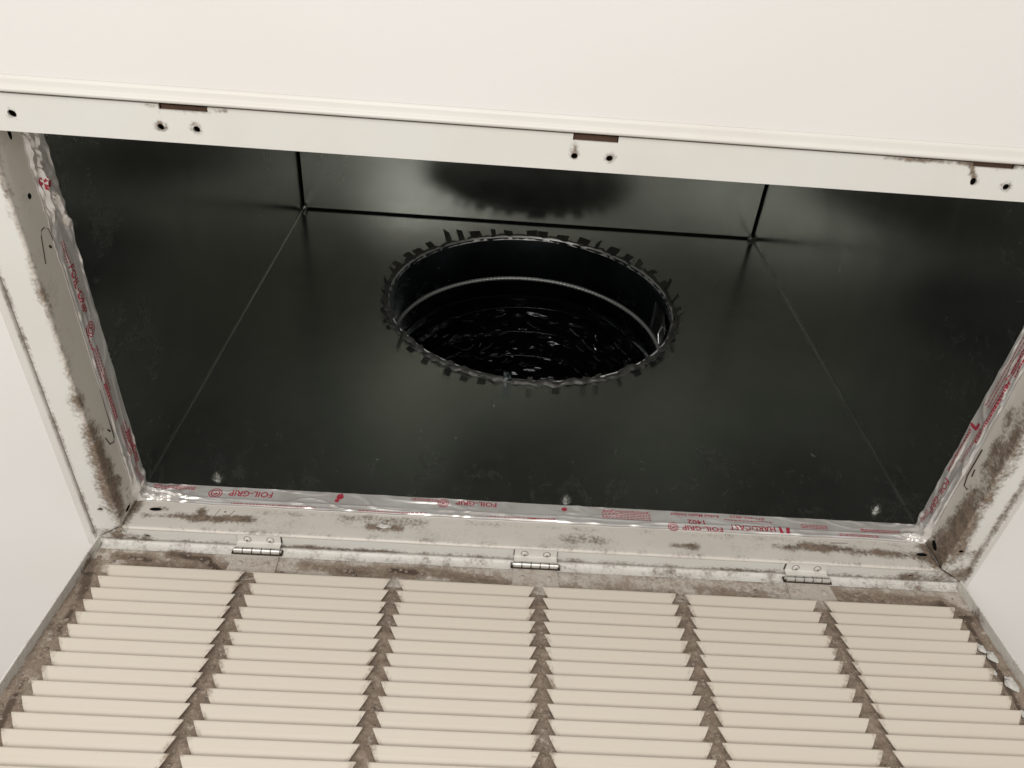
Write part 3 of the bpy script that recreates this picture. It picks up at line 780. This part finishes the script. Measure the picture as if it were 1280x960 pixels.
ring_logo('F', -.0695, .0372, .0040); text('FOIL-GRIP', 'F', -.0455, .0385, .030, .0046, .018)
bars('F', .065, .0340, .036, 4, .0017); bars('F', .065, .0388, .034, 2, .0013)
text('1402', 'F', .1165, .0322, .0125, .0046, .018); text('Rolled Mastic Sealant', 'F', .1165, .0388, .036, .0026, .018)
text('FOIL-GRIP', 'F', .1200, .0262, .030, .0040, .018); ring_logo('F', .0985, .0262, .0038)
text('HARDCAST', 'F', .1575, .0290, .034, .0050, .010)
text('877-495-4822', 'F', .1560, .0392, .026, .0020, .01); bars('F', .1560, .0360, .036, 1, .0012)
# emblem beside the maker's name: two red wedges with a pale diagonal
me = from_py([(-.0042, -.003, 0), (-.0012, -.003, 0), (-.0030, .003, 0), (-.0006, .003, 0), (.0028, -.003, 0), (.0042, -.003, 0), (.0042, .003, 0), (.0014, .003, 0)], [(0, 1, 3, 2), (4, 5, 6, 7)])
put(me, 'F', .1815, .0288, 'printed_emblem')
bars('F', -.190, .0262, .06, 1, .0012, .0004); bars('F', -.105, .0258, .05, 1, .0012, .0004); bars('F', .205, .0340, .02, 3, .0014); bars('F', .255, .0330, .03, 2, .0016, .0005); bars('F', .236, .0275, .030, 2, .0013); bars('F', -.02, .0268, .034, 1, .0012, .0003); bars('F', .002, .0270, .020, 2, .0011)
text('FOIL-GRIP', 'L', -.1790, .0308, .032, .0056, .018); ring_logo('L', -.1515, .0312, .0048); bars('L', -.122, .0305, .034, 3, .0017); bars('L', -.062, .0335, .026, 4, .0022)
bars('L', -.098, .0290, .030, 3, .0016, .0005); bars('L', -.135, .0265, .040, 1, .0014, .0005); bars('L', -.052, .0375, .030, 3, .0020, .0007); bars('L', -.030, .0345, .014, 3, .0018); bars('L', -.2035, .0290, .014, 2, .0016)
text('FOIL-GRIP', 'R', -.0500, .0348, .032, .0052, .018); bars('R', -.028, .037, .010, 3, .0014); bars('R', -.165, .0340, .070, 4, .0026); bars('R', -.130, .0300, .05, 2, .0016, .0006); bars('R', -.195, .0300, .07, 3, .002, .0006); bars('R', -.10, .0315, .03, 2, .0016); bars('R', -.09, .0388, .038, 2, .0014, .0005)
def smear(which, s, z, wx, wy):
    n = 18; vs = [(0, 0, 0)] + [((1 + .4 * nz((math.cos(k), math.sin(k), s * 99), 1)) * wx * math.cos(2 * math.pi * k / n), (1 + .4 * nz((math.sin(k), s * 77, k), 1)) * wy * math.sin(2 * math.pi * k / n), 0) for k in range(n)]
    put(from_py(vs, [(0, k + 1, (k + 1) % n + 1) for k in range(n)]), which, s, z, 'printed_mark')
smear('F', -.1447, .0385, .0026, .0028); smear('F', -.1462, .0345, .0016, .0018); smear('F', .0195, .0378, .0022, .0018); smear('L', -.2445, .0285, .0036, .0030); smear('L', -.2425, .033, .0022, .0022); smear('R', -.112, .0380, .0014, .0038); smear('R', -.1145, .0350, .0030, .0012)

# ------------------------------------------------------------------ small loose things
def flake(name, label, p, s, mat, seed, cat='debris'):
    bm = bmesh.new(); bmesh.ops.create_icosphere(bm, subdivisions=3, radius=1)
    for v in bm.verts:
        f = 1 + .8 * nz(v.co, 1.6, seed); v.co = Vector((v.co.x * s[0] * f, v.co.y * s[1] * f, v.co.z * s[2] * f))
    o = link(name, from_bm(bm), mat, None, True); o.location = p; tag(o, label, cat); return o
flake('mastic_crumb', 'small pale mastic crumb stuck on the ledge under the tape, left of centre', (-.109, YF - .0012, .0122), (.0050, .0014, .0014), M['rivet'], 3)
